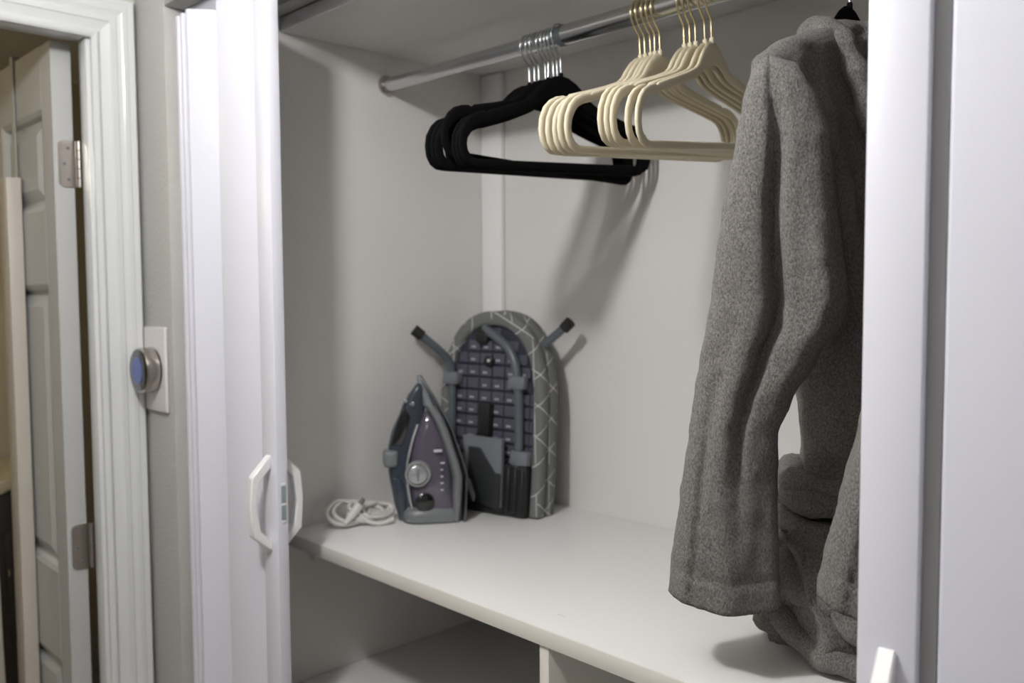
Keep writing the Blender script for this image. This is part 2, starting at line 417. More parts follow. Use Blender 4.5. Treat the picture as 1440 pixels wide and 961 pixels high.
def gauss(x, c, s): return math.exp(-((x-c)/s)**2)
def sleeve_mesh(mirror=False):
    # keys: z from the top, left end x,y, width, half depth
    K = [(-1.797, -.497, .868, .012, .012), (-1.781, -.502, .853, .048, .030), (-1.764, -.509, .850, .066, .038), (-1.746, -.513, .850, .080, .043), (-1.709, -.520, .850, .098, .047),
         (-1.633, -.536, .850, .119, .048), (-1.586, -.543, .850, .131, .047), (-1.554, -.548, .850, .141, .045), (-1.535, -.550, .850, .1445, .044),
         (-1.514, -.554, .850, .143, .043), (-1.474, -.563, .850, .126, .042), (-1.424, -.572, .850, .107, .042), (-1.390, -.577, .850, .098, .042),
         (-1.305, -.590, .850, .110, .042), (-1.235, -.600, .850, .121, .043), (-1.196, -.604, .850, .127, .044)]
    NZ, N = 110, 96
    rings = []
    z0, z1 = -1.797, -1.196
    def ring(t, inset=0, dz=0):
        z = z0+(z1-z0)*t
        lx, ly, wd, dp = interp(K, z)
        c = Vector((lx, ly, 0))+E1*wd/2; r = []
        a = wd/2-inset; b = dp-inset
        down = max(0, min(1, (t-.15)/.5))
        for k in range(N):
            an = 2*math.pi*k/N
            cx, sy = math.cos(an), math.sin(an)
            sx = math.copysign(abs(cx)**.85, cx); s_y = math.copysign(abs(sy)**(.55 if sy < 0 else .85), sy)
            u = sx
            off = b*s_y
            if s_y < 0:   # the side turned to the hall
                f = abs(s_y)
                # main valley between the two folds, drifting with height
                cv = -.28+.62*t
                off += f*(.026*gauss(u, cv, .11)*gauss(t, .42, .26)*1.25 - .010*gauss(u, cv-.34, .26)*down)
                off += f*(-.018*gauss(u, .66, .26)*gauss(t, .42, .15))
                off += f*.012*gauss(u, -.05, .12)*gauss(t, .18, .10)
                off += f*.006*gauss(u, -.55, .10)*gauss(t, .85, .25)
                off += f*.003*math.sin(u*7+t*3)*gauss(t, .95, .2)
                off += f*.0035*gauss(t, .945, .006)
            zz = -z+dz
            # sagging hem, lower at the right
            zz += -t**6*(.006*(u+1)/2+.009*max(0, -s_y)*math.cos(u*1.3))
            p = c+E1*(a*u)+E2*off
            r.append(Vector((p.x, p.y, zz)))
        return r
    for i in range(NZ+1):
        rings.append(ring(i/NZ))
    # turned hem: back up inside
    rings.append(ring(1, .003, -.001)); rings.append(ring(1, .007, .001)); rings.append(ring(.985, .008)); rings.append(ring(.9, .010))
    mb = MB().loft(rings, cap=False)
    # cap top
    mb.add(rings[0], [tuple(range(N))])
    displace(mb, .0016, 55, 2); displace(mb, .0007, 190, 5)
    return mb
def hem_band():
    return None
def robe():
    t = empty('bathrobe', (-.497, RY, 1.10))
    L = t.location
    def put(mb, name, m=M_terry, angle=180): return loc(mb, t).build(name, m, t, angle=angle)
    # body: sections (z, y0, y1, x centre, half depth)
    K = [(-1.872, 1.030, 1.110, -.497, .020), (-1.860, 1.005, 1.140, -.497, .034), (-1.842, .955, 1.190, -.497, .034), (-1.818, .892, 1.250, -.499, .034), (-1.795, .862, 1.280, -.500, .036),
         (-1.74, .866, 1.276, -.498, .044), (-1.65, .895, 1.25, -.494, .056), (-1.56, .945, 1.22, -.490, .066), (-1.46, .990, 1.195, -.488, .066), (-1.38, 1.010, 1.185, -.488, .064), (-1.32, 1.022, 1.178, -.488, .062), (-1.265, 1.032, 1.168, -.486, .060), (-1.235, 1.03, 1.170, -.484, .066)]
    NZ, N = 110, 120; rings = []
    for i in range(NZ+1):
        s = i/NZ; z = -1.872+(1.872-1.235)*s
        y0, y1, xc, d = interp(K, z); r = []
        for k in range(N):
            an = 2*math.pi*k/N
            cy, sx = math.cos(an), math.sin(an)
            u = math.copysign(abs(cy)**.8, cy); v = math.copysign(abs(sx)**.8, sx)
            y = (y0+y1)/2+(y1-y0)/2*u; x = xc+d*v
            if v > 0:   # front: lapels, open V and drape folds
                vv = min(1, max(0, (-z-1.30)/.5))
                x += v*(-.020*gauss(u, .10, .10+.10*vv)*(.4+.6*vv))
                x += v*(.010*gauss(u, -.16-.10*vv, .09)+.010*gauss(u, .42, .10))
                x += v*.010*math.sin(u*8+s*3.0)*min(1, s*1.6)
                x += v*(-.012*gauss(u, -.48+.25*s, .10)*gauss(s, .55, .35))
            else:
                x += .010*v*math.sin(u*7+1+s*2)*min(1, s*1.5)
            r.append(Vector((x, y, -z)))
        rings.append(r)
    mb = MB().loft(rings, cap=True); displace(mb, .0025, 38, 1); displace(mb, .0008, 180, 4)
    put(mb, 'robe_body')
    put(sleeve_mesh(), 'sleeve')
    far = sleeve_mesh()
    far.v = [(x*.55-.225-.06*0, 2*RY-y, z) for x, y, z in far.v]
    put(far, 'sleeve')
    # collar: thick rolled terry band round the neck, running down into lapels at the front
    pts = [(-.432, 1.135, 1.60), (-.435, 1.15, 1.70), (-.446, 1.150, 1.785), (-.470, 1.152, 1.842), (-.500, 1.140, 1.856), (-.522, 1.105, 1.862), (-.530, 1.070, 1.862), (-.524, 1.035, 1.860), (-.505, 1.003, 1.852),
           (-.476, .992, 1.838), (-.450, 1.000, 1.785), (-.436, 1.020, 1.70), (-.430, 1.045, 1.60), (-.430, 1.068, 1.48), (-.430, 1.085, 1.36)]
    P = spline(pts, 8); rr = []
    for i in range(len(P)):
        f = i/(len(P)-1); rr.append(.012+.009*gauss(f, .45, .22)+.0015*math.sin(i*1.3))
    mb = MB().tube(P, rr, 18); displace(mb, .003, 60, 3); displace(mb, .001, 190, 8)
    put(mb, 'collar')
    # belt: overlapping twisted strands tied round the waist
    for k, (dz, gr, tl) in enumerate(((.026, .0, .020), (.002, .007, .036), (-.024, .002, .010))):
        P = []
        for i in range(72):
            an = 2*math.pi*i/72
            P.append((-.496+(.074+gr)*math.sin(an), 1.090+(.086+gr)*math.cos(an), 1.272+dz+tl*math.cos(an+.5)*-.5-.012*math.sin(an)+.003*math.sin(3*an+k)))
        if k == 0: bl = MB()
        bl.tube(P, [.0155+.003*math.sin(i*.5+k*2) for i in range(72)], 16, closed=True)
    displace(bl, .004, 48, 6); displace(bl, .001, 180, 2)
    put(bl, 'belt')
    # skirt: the rolled-up lower half bundled under the belt, resting on the shelf
    SK = [(1.250, .074, .082), (1.235, .092, .096), (1.21, .100, .105), (1.18, .108, .114), (1.15, .112, .117), (1.125, .106, .110), (1.110, .090, .096), (1.1035, .066, .072), (1.1012, .03, .034)]
    ks = [(-a, b, c) for a, b, c in SK]; rings = []
    N, NZ = 150, 90
    for i in range(NZ+1):
        z = -1.250+(1.250-1.1012)*(i/NZ)
        rx, ry = interp(ks, z); r = []
        for k in range(N):
            an = 2*math.pi*k/N
            p = Vector((-.474+rx*1.04*math.cos(an), 1.066+ry*1.04*math.sin(an), -z))
            r.append(p)
        rings.append(r)
    mb = MB().loft(rings, cap=True)
    nv = []
    for v in mb.v:
        p = Vector(v); n = Vector((p.x+.474, p.y-1.066, (p.z-1.165)*.8)).normalized()
        q = p*9+Vector((noise.noise(p*9), noise.noise(p*9+Vector((5, 5, 5))), noise.noise(p*9+Vector((9, 2, 7)))))*1.1
        rid = 1-2*abs(noise.noise(q))
        am = min(1, max(0, (p.z-1.102)/.02))
        p = p+n*am*(.030*(rid-.55)+.006*noise.noise(p*30))
        p.z = max(p.z, 1.1008)
        nv.append(tuple(p))
    mb.v = nv; displace(mb, .0012, 160, 3); mb.v = [(x, y, max(z, 1.1004)) for x, y, z in mb.v]
    put(mb, 'skirt')
    # two folds crossing over the bundle
    P = spline([(-.545, 1.045, 1.235), (-.530, 1.000, 1.205), (-.478, .966, 1.185), (-.418, .962, 1.205), (-.372, .985, 1.235), (-.35, 1.03, 1.25)], 8)
    P2 = spline([(-.555, 1.02, 1.205), (-.545, .985, 1.165), (-.500, .962, 1.135), (-.43, .955, 1.118), (-.37, .99, 1.115)], 8)
    P3 = spline([(-.46, .985, 1.235), (-.448, .962, 1.195), (-.425, .955, 1.165), (-.395, .965, 1.155), (-.38, .99, 1.165)], 8)
    mb = MB()
    for PP, r0 in ((P, .020), (P2, .0165), (P3, .015)):
        n_ = len(PP); mb.tube(PP, [r0*(.45+.6*math.sin(math.pi*i/(n_-1))) for i in range(n_)], 18)
    displace(mb, .006, 32, 9); displace(mb, .001, 180, 1); mb.v = [(x, y, max(z, 1.1004)) for x, y, z in mb.v]
    put(mb, 'skirt_fold')
    return t
rb = robe(); tag(rb, 'grey terry bathrobe with a belted waist and bundled skirt hanging over the shelf', 'bathrobe', 'grey terry bathrobes')
r2 = copy_tree(rb); r2['label'] = 'second grey bathrobe mostly hidden behind the right folding door'
r2.location.x += .232
for ch in r2.children:      # its bundle is a little smaller
    if ch.name.startswith('skirt') or ch.name.startswith('belt'):
        pv = Vector((.023, -.004, 0)); ch.matrix_local = Matrix.Translation(pv) @ Matrix.Diagonal((.80, .86, 1, 1)) @ Matrix.Translation(-pv)
for ch in r2.children:      # its front sleeve swings a little the other way
    if ch.name.startswith('sleeve') and min(v.co.y for v in ch.data.vertices) < -.15 and max(v.co.y for v in ch.data.vertices) < 0:
        pv = Vector((0, -.2, .68)); ch.matrix_local = Matrix.Translation(pv) @ Matrix.Rotation(R_(5), 4, 'Y') @ Matrix.Diagonal((1, 1, .95, 1)) @ Matrix.Translation(-pv)

# ------------------------------------------------------------------ iron
ir = empty('steam_iron', (-1.335, 1.072, 1.1)); tag(ir, 'grey and navy steam iron standing upright on its heel', 'iron')
ea = Vector((.55, .835, 0)).normalized(); eq = Vector((ea.y, -ea.x, 0))
IM = axes((0, 0, 0), ea, eq, (0, 0, 1))          # local x = towards the sole, y = towards the hall, z = up
def ip(mb): mb.v = [tuple(IM @ Vector(v)) for v in mb.v]; return mb
soleK = [(0, .066, .048), (.03, .069, .050), (.09, .072, .049), (.163, .052, .040), (.205, .034, .030), (.235, .017, .020), (.262, .000, .011), (.284, -.0135, .003)]
def sole_p(z): return interp(soleK, z)
def shell(zs, front, scale, thick, N=40):
    rings = []
    for z in zs:
        ps, hw = sole_p(z); pf = front(z); r = []
        for k in range(N):
            an = 2*math.pi*k/N; c_, s_ = math.cos(an), math.sin(an)
            q = hw*scale*math.copysign(abs(s_)**.75, s_)
            p = (ps-thick+pf)/2+(ps-thick-pf)/2*math.copysign(abs(c_)**.8, c_)
            r.append((p, q, z))
        rings.append(r)
    return MB().loft(rings)
zs = [.002, .010, .03, .06, .09, .12, .15, .18, .205, .225, .245, .262, .275, .284]
# soleplate
ip(shell(zs, lambda z: sole_p(z)[0]-.006, 1.0, -.001)).build('soleplate', M_sole, ir)
# grey skirt housing just above the sole
ip(shell(zs, lambda z: sole_p(z)[0]-.030-.0*z if z < .24 else sole_p(z)[0]-.030+.5*(z-.24), .97, .006)).build('lower_housing', M_irongrey, ir)
# nose
ip(shell([.225, .240, .255, .270, .283], lambda z: sole_p(z)[0]-.034+.45*(z-.225), .96, .004)).build('nose', M_irongrey, ir)
# tank: smoked body bulging at the side
tankK = [(.014, -.030, .056), (.03, -.036, .054), (.056, -.041, .047), (.085, -.0435, .0445), (.116, -.043, .041), (.152, -.035, .033), (.180, -.026, .020), (.201, -.016, .009), (.214, -.009, -.001)]
rings = []
for z in [.014, .018, .025, .04, .06, .08, .10, .12, .14, .16, .178, .192, .203, .210, .214]:
    pf, pr_ = interp(tankK, z); hw = sole_p(z)[1]; N = 44; r = []
    end = max(.35, min(1, (z-.010)/.012, (.222-z)/.022))**.5
    for k in range(N):
        an = 2*math.pi*k/N; c_, s_ = math.cos(an), math.sin(an)
        f = (c_+1)/2
        q = (hw*(.62+.28*f)+.004)*end*math.copysign(abs(s_)**.6, s_)
        r.append(((pf+pr_)/2+(pr_-pf)/2*math.copysign(abs(c_)**.7, c_), q, z))
    rings.append(r)
tank = ip(MB().loft(rings)).build('water_tank', M_tank, ir)
# heel base
hb = []
for z, gr in ((.0004, -.004), (.004, 0), (.016, .001), (.024, -.001), (.030, -.008)):
    r = []
    for k in range(44):
        an = 2*math.pi*k/44; c_, s_ = math.cos(an), math.sin(an)
        r.append((.006+(.060+gr)*math.copysign(abs(c_)**.6, c_), (.049+gr)*math.copysign(abs(s_)**.6, s_), z))
    hb.append(r)
ip(MB().loft(hb)).build('heel', M_irongrey, ir)
# handle and rear spine
hK = [(.002, -.060, -.012), (.043, -.070, -.020), (.097, -.0785, -.022), (.143, -.0790, -.018), (.167, -.0735, -.012), (.227, -.050, -.006), (.245, -.039, -.006), (.262, -.0265, -.010), (.268, -.021, -.013)]
rings = []
for i in range(40):
    z = .002+(.268-.002)*i/39; pf, pr_ = interp(hK, z); N = 32; r = []
    hw = .0245-.010*max(0, (z-.14)/.13)-.004*gauss(z, .13, .05)
    hw *= max(.3, min(1, (z-.0)/.006, (.272-z)/.012))**.5
    for k in range(N):
        an = 2*math.pi*k/N; c_, s_ = math.cos(an), math.sin(an)
        r.append(((pf+pr_)/2+(pr_-pf)/2*math.copysign(abs(c_)**.65, c_), hw*math.copysign(abs(s_)**.6, s_), z))
    rings.append(r)
hd = ip(MB().loft(rings)).build('handle', M_navy, ir)
ip(MB().prism([(-.048, .225), (-.034, .206), (-.041, .175), (-.052, .147), (-.0745, .151), (-.0665, .180), (-.058, .205)], axes((0, 0, 0), (1, 0, 0), (0, 0, 1), (0, -1, 0)), -.0215, -.010, .004)).build('grip', M_gloss, hd, angle=180)
ip(MB().box((-.0885, -.014, .108), (-.060, .0285, .141), .008, 3)).build('steam_button', M_irongrey, hd)
ip(MB().prism([(-.072, .090), (-.058, .088), (-.048, .070), (-.044, .012), (-.056, .008), (-.066, .045)], axes((0, 0, 0), (1, 0, 0), (0, 0, 1), (0, -1, 0)), -.0275, -.015, .003)).build('handle_panel', M_navy, hd, angle=60)
for p_, z_ in ((-.045, .236), (-.031, .230)):
    ip(MB().lathe([(0, 0), (.0045, 0), (.0045, .003), (.003, .005), (0, .0052)], axes((p_, .0165, z_), (1, 0, 0), (0, 0, 1), (0, 1, 0)), 14)).build('spray_button', M_silver, hd)
# dial on the tank side
DM = axes((-.024, .0375, .098), (1, 0, 0), (0, 0, 1), (-.12, 1, 0))
dl = ip(MB().lathe([(0, 0), (.0255, 0), (.0255, .006), (.0235, .009), (.021, .009), (.0195, .006), (.0185, .006), (.0175, .013), (.015, .0145), (0, .0148)], DM, 40)).build('dial', M_silver, ir)
ip(MB().box((-.027, .0515, .085), (-.023, .0535, .111), .001)).build('dial_pointer', M_irongrey, dl)
FM = axes((-.012, .039, .042), (1, 0, 0), (0, 0, 1), (.05, 1, .05))
ip(MB().lathe([(0, 0), (.018, 0), (.0185, .005), (.016, .007), (0, .0075)], FM, 28)).build('filler_cap', M_gloss, ir)
# cream rim between handle and tank
P = spline([(-.031, .030, .014), (-.041, .032, .055), (-.0445, .031, .090), (-.0425, .0295, .122), (-.033, .025, .160), (-.022, .019, .190)], 6)
ip(MB().tube(P, .0028, 8)).build('tank_rim', M_silver, ir)
# measure ticks and level window on the tank
for zz, L in ((.066, .005), (.079, .005), (.092, .005), (.105, .005), (.118, .008)):
    ip(MB().box((.018, .048, zz), (.018+L, .0525, zz+.0020))).build('level_mark', M_hole, tank)
ip(MB().box((.006, .042, .139), (.022, .0462, .144), .001)).build('level_mark', M_hole, tank)
ip(MB().box((.0485, .0445, .044), (.0535, .0475, .0475), .001, 1)).build('housing_notch', M_silver, ir)
# lettering-like dark emblem bar on the nose
ip(MB().tube([(.010, .0205, .226), (.0055, .0195, .236), (.0005, .0165, .247)], .0019, 8, flat=.6)).build('emblem', M_navy, ir)
# cord: one length, coiled beside the iron (attached, so part of the iron)
S = 1.1047-1.1
def cw(p): return (p[0]+1.352, p[1]-1.088, p[2]-1.1)
cp = [(-1.366, 1.012, 1.112), (-1.372, .992, 1.1055), (-1.384, .972, 1.1080), (-1.398, .958, 1.122), (-1.412, .942, 1.135)]
for cx, cy, rx, ry, hz, dx in ((-1.421, .928, .018, .040, .036, .0), (-1.412, .968, .016, .036, .022, .004), (-1.416, .940, .019, .038, .030, -.003), (-1.404, .990, .015, .034, .020, .002), (-1.410, .975, .018, .046, .014, 0)):
    for k in range(10):
        an = R_(40+36*k)
        cp.append((cx+dx+rx*math.cos(an)*-1, cy+.012+ry*math.sin(an), 1.1055+hz*(.5+.5*math.cos(an))+.0022*len(cp)/12))
cp.append((-1.398, .955, 1.118))
cd = MB().tube([cw(p) for p in spline(cp, 7)], .0043, 10).build('power_cord', M_cord, ir)
pl = [(-1.3975, .922, 1.112), (-1.3985, .940, 1.126), (-1.400, .957, 1.141)]
MB().tube([cw(p) for p in pl], [.005, .008, .009], 14).build('plug', M_cord, cd)
MB().tube([cw(p) for p in ((-1.400, .957, 1.141), (-1.402, .968, 1.151))], [.0075, .006], 10, flat=.5).build('plug_tip', M_prong, cd)

# ------------------------------------------------------------------ tabletop ironing board (standing on its wide end, underside to the hall)
bd = empty('ironing_board', (-1.301, 1.190, 1.1031), R_(3)); tag(bd, 'small tabletop ironing board with a grey triangle print cover leaning upright in the closet', 'ironing board')
bd.rotation_euler = (R_(-4), 0, R_(8))
def dshape(hw, top, zb=0, n=22, sh=.21, p=2.35):
    """half-width hw, straight below sh, rounded to top"""
    pts = []
    for i in range(n+1):
        a = math.pi/2*i/n
        pts.append((hw*math.cos(a)**(2/p), sh+(top-sh)*math.sin(a)**(2/p)))
    right = [(hw*.985, zb)]+[(hw, zb+(sh-zb)*k/4) for k in range(1, 4)]+pts
    return right+[(-x, z) for x, z in right[::-1][1:]]
def dloft(levels):
    """levels: (halfwidth, top, zb, y)"""
    rings = []
    for hw, top, zb, y in levels:
        rings.append([Vector((x, y, z)) for x, z in dshape(hw, top, zb)])
    return MB().loft(rings, cap=True)
# back slab of the padded top with its side band
mb = dloft([(.118, .388, .008, .020), (.123, .394, .005, .0245), (.131, .4035, .002, .030), (.134, .407, .001, .041), (.133, .406, .001, .055), (.127, .399, .004, .062)])
displace(mb, .0015, 40, 3); mb.build('padded_top', M_cover, bd, angle=60)
# front hem of the cover wrapped over the rim: a ring with an opening
def dring(outer, inner, y0, y1):
    o0 = dshape(*outer); i0 = dshape(*inner); m_ = len(o0); rings = []
    for f, yy in ((0, y1), (-.02, (y0+y1)/2), (.06, y0+.002), (.25, y0), (.75, y0), (.94, y0+.002), (1, (y0+y1)/2), (1, y1)):
        rings.append([Vector((o0[k][0]+(i0[k][0]-o0[k][0])*f, yy+.0016*noise.noise(Vector((o0[k][0]*40, f*3, o0[k][1]*40))), o0[k][1]+(i0[k][1]-o0[k][1])*f)) for k in range(m_)])
    rings.append(rings[0])
    return MB().loft(rings, cap=False, closed=False)
dring((.134, .404, .001), (.111, .374, .001), 0, .0195).build('cover_hem', M_cover, bd, angle=60)
# stamped metal pan: dark base with raised pads, pale perforations
pan = dloft([(.112, .375, .004, .010), (.112, .375, .004, .0185)]).build('metal_pan', M_pandk, bd, smooth=False)
D = dshape(.108, .371, .004)
def half_at(z):
    if z <= .21: return .108
    return .108*max(0, 1-((z-.21)/(.371-.21))**2.35)**(1/2.35)
pads = MB(); dots = MB()
px_, pz_ = .0330, .0262
for r in range(14):
    for c_ in range(-4, 4):
        x0, z0 = c_*px_+.0018, .008+r*pz_; x1, z1 = x0+px_-.0036, z0+pz_-.0050
        hw_ = min(half_at(z0), half_at(z1))
        a, b = max(x0, -hw_), min(x1, hw_)
        if b-a < .006: continue
        pads.box((a, .0055, z0), (b, .0108, z1), .0014, 1)
        if b-a > .020 and (r*3+c_*2) % 7 != 2:
            for dx in (.0105, .0165):
                for dz in (.0075,):
                    dots.prism([(.0019*math.cos(q*math.pi/3), .0026*math.sin(q*math.pi/3)) for q in range(6)], axes((x0+dx, .0050, z0+dz), (1, 0, 0), (0, 0, 1), (0, 1, 0)), 0, .0012)
pads.build('stamped_pads', M_pan, pan, smooth=False); tag(dots.build('perforation_rims', M_hole, pan, smooth=False), kind='stuff')
# folding legs: grey tube U with splayed feet
zt = .355
leg = spline([(-.137, -.080, .358), (-.118, -.055, .335), (-.103, -.020, .305), (-.098, -.006, .275), (-.096, -.004, .22), (-.092, -.004, .13), (-.090, -.004, .06)], 7)
lg = MB().tube(leg, .0085, 14).build('leg', M_gtube, bd)
MB().tube([leg[0]+(leg[0]-leg[2]).normalized()*.004, leg[0]-(leg[0]-leg[2]).normalized()*.018], [.0115, .0110], 16).build('rubber_foot', M_rub, lg)
arch = spline([(-.02, .001, .368), (.012, -.001, .352), (.045, -.003, .331), (.064, -.004, .306), (.073, -.004, .275), (.080, -.004, .22), (.083, -.004, .15), (.084, -.004, .09)], 7)
MB().tube(arch, .0095, 14).build('leg', M_gtube, bd)
bl_ = [(.112, .030, .340), (.140, .034, .363), (.165, .037, .384)]
l2 = MB().tube(bl_, .0085, 14).build('leg', M_gtube, bd)
MB().tube([Vector(bl_[2])-Vector((.012, .002, .012)), Vector(bl_[2])+Vector((.003, 0, .003))], [.0110, .0115], 16).build('rubber_foot', M_rub, l2)
for x, z in ((-.098, .262), (.076, .262)):
    MB().box((x-.019, -.015, z-.013), (x+.021, .007, z+.013), .004, 2).build('leg_clip', M_gplas, bd)
MB().box((.070, -.016, .100), (.112, .008, .128), .004, 2).build('leg_clip', M_gplas, bd)
MB().lathe([(0, 0), (.016, 0), (.016, .012), (.012, .016), (0, .016)], axes((-.022, .006, .352), (1, 0, 0), (0, 0, 1), (0, -1, 0)), 20).build('pivot', M_blk, bd)
kn = MB().lathe([(0, 0), (.011, 0), (.011, .010), (.008, .012), (0, .012)], axes((-.004, .006, .302), (1, 0, 0), (0, 0, 1), (0, -1, 0)), 18).build('lock_knob', M_blk, bd)
MB().lathe([(0, 0), (.003, 0), (.003, .003), (0, .003)], axes((.002, -.007, .303), (1, 0, 0), (0, 0, 1), (0, -1, 0)), 10).build('rivet', M_hole, kn)
# iron rest: black tray and its grey lever frame
MB().box((-.020, -.012, .150), (.010, .006, .216), .003, 2).build('catch_strap', M_blk, bd)
MB().box((-.110, -.014, -.0025), (.110, .008, .100), .006, 2).build('rest_tray', M_blk, bd)
for k in range(3):
    MB().box((.060+k*.017, -.019, .008), (.073+k*.017, -.013, .095), .003, 1).build('tray_rib', M_blk, bd)
MB().box((-.106, -.020, -.001), (.060, -.012, .030), .004, 2).build('tray_ledge', M_blk, bd)
rest = MB().prism([(-.046, .150), (.055, .150), (.058, .100), (.058, .012), (-.030, .022), (-.032, .060)], axes((0, 0, 0), (1, 0, 0), (0, 0, 1), (0, 1, 0)), -.026, -.013, .003).build('rest_frame', M_gplas, bd, angle=30)
MB().prism([(-.026, .128), (.004, .128), (.030, .098), (.044, .082), (.0575, .082), (.0575, .010), (-.024, .020)], axes((0, 0, 0), (1, 0, 0), (0, 0, 1), (0, 1, 0)), -.0295, -.025, .0012).build('frame_insert', M_ins, rest, angle=30)
MB().prism([(-.034, .062), (-.018, .064), (-.002, .030), (-.006, .018)], axes((0, 0, 0), (1, 0, 0), (0, 0, 1), (0, 1, 0)), -.033, -.024, .002).build('lever', M_silver, rest, angle=30)

# ------------------------------------------------------------------ accordion doors
ZB, ZT = .012, 2.038
def slat(a, b, th=.0075):
    """one PVC panel between two plan points, rounded long edges"""
    a, b = Vector((a[0], a[1], 0)), Vector((b[0], b[1], 0)); d = (b-a); L = d.length; d.normalize(); n = Vector((d.y, -d.x, 0))
    sec = []
    h = th/2
    for k in range(7):
        an = math.pi/2+math.pi*k/6; sec.append((h*.9+h*.9*math.cos(an), h*math.sin(an)))
    for k in range(7):
        an = -math.pi/2+math.pi*k/6; sec.append((L-h*.9+h*.9*math.cos(an), h*math.sin(an)))
    return MB().loft([[a+d*s+n*t+Vector((0, 0, z)) for s, t in sec] for z in (ZB, ZT)])
def acc_door(name, s, x_end, label, hz, tilt, gap, pts):
    """s=+1: leading edge points to +x.  x_end: leading end face, tilt: turn of the leading post"""
    t = empty(name, (0, 0, 0)); tag(t, label, 'folding door'); t['kind'] = 'structure'
    X = lambda d: x_end-s*d
    TM = Matrix.Translation((x_end, .70, 0)) @ Matrix.Rotation(R_(tilt), 4, 'Z') @ Matrix.Translation((-x_end, -.70, 0))
    def tb(mb): mb.v = [tuple(TM @ Vector(v)) for v in mb.v]; return mb
    tb(MB().box((X(0), .700, ZB), (X(.046), .7205, ZT), .0025, 2)).build('lead_post', M_pvc, t)
    tb(MB().box((X(.0455), .7155, ZB), (X(.0467+gap), .7185, ZT-.004), .0008, 1)).build('hinge_strip', M_pvc2, t)
    for a, b in zip(pts, pts[1:]):
        A, B = Vector(a), Vector(b); d = (B-A).normalized()*.0035
        p, q = A+d, B-d
        slat((X(p.x), p.y), (X(q.x), q.y)).build('fold_panel', M_pvc, t, angle=50)
    xc = X(.024); w_ = .0075
    def arch(y0, sg, zc):
        outer = [(0, .080), (.034, .046), (.038, 0), (.034, -.050), (0, -.080)]
        inner = [(0, .058), (.020, .038), (.0265, 0), (.020, -.042), (0, -.062)]
        rings = []
        for k in range(5):
            (yo, zo), (yi, zi) = outer[k], inner[k]
            rings.append([(xc-w_, y0+sg*yo, zc+zo), (xc+w_, y0+sg*yo, zc+zo), (xc+w_, y0+sg*yi, zc+zi), (xc-w_, y0+sg*yi, zc+zi)])
        return MB().loft(rings)
    h = tb(arch(.700, -1, hz)).build('handle', M_handle, t, angle=25); h.modifiers.new('b', 'BEVEL').width = .0018
    h = tb(arch(.7205, 1, hz)).build('handle', M_handle, t, angle=25); h.modifiers.new('b', 'BEVEL').width = .0018
    for z0, z1, m_ in ((hz-.030, hz-.026, M_handle), (hz-.026, hz-.002, M_latch), (hz-.002, hz+.002, M_handle), (hz+.002, hz+.030, M_latch), (hz+.030, hz+.034, M_handle)):
        tb(MB().box((X(-.0015), .7075, z0), (X(0), .7155, z1), .0004, 1)).build('latch_strip', m_, t)
    return t
acc_door('door_1', 1, -1.26, 'white accordion folding door gathered at the left of the closet opening', 1.205, 0, .006,
         [(.0485, .7105), (.140, .684), (.168, .785), (.245, .678), (.262, .780), (.270, .680), (.284, .780), (.292, .682), (.318, .780), (.341, .745)])
acc_door('door_2', -1, -.310, 'white accordion folding door close to the viewer at the right', 1.178, 9, .0115,
         [(.0535, .7205), (.150, .738), (.196, .684), (.226, .785), (.250, .682), (.266, .782), (.280, .682), (.298, .782), (.312, .685), (.341, .745)])
struct('trim_3', MB().box((JL+.001, .722, 2.042), (JR-.001, .766, 2.0675), .002), M_pvc, 'white track for the folding doors under the closet lintel')

# ------------------------------------------------------------------ thermostat
th = empty('thermostat', (-1.6785, FY, 1.400)); tag(th, 'round brushed steel thermostat with a blue screen on a white wall plate', 'thermostat')
TM = axes((0, 0, 0), (1, 0, 0), (0, 0, 1), (0, -1, 0))
MB().box((-.0445, -.0075, -.080), (.053, -.0008, .082), .003, 3).build('wall_plate', M_plate, th)
MB().lathe([(0, .0075), (.040, .0075), (.040, .0115), (0, .0115)], TM, 48).build('base_ring', M_bez, th)
rg = MB().lathe([(.034, .012), (.0425, .0122), (.0432, .0150), (.0432, .032), (.0420, .0360), (.039, .0368), (.034, .0365)], TM, 64).build('steel_ring', M_steel, th)
MB().lathe([(0, .031), (.040, .0325), (.0398, .0378), (.034, .0386), (0, .0390)], TM, 48).build('bezel', M_bez, th)
MB().lathe([(0, .0388), (.0255, .0389), (.025, .0395), (0, .0398)], TM, 48).build('screen', M_screen, th)

# ------------------------------------------------------------------ swing door at left
sd = empty('door_3', (-1.812, .5905, 0)); tag(sd, 'white panelled swing door standing open on nickel hinges', 'door'); sd['kind'] = 'structure'
sd.rotation_euler.z = 0
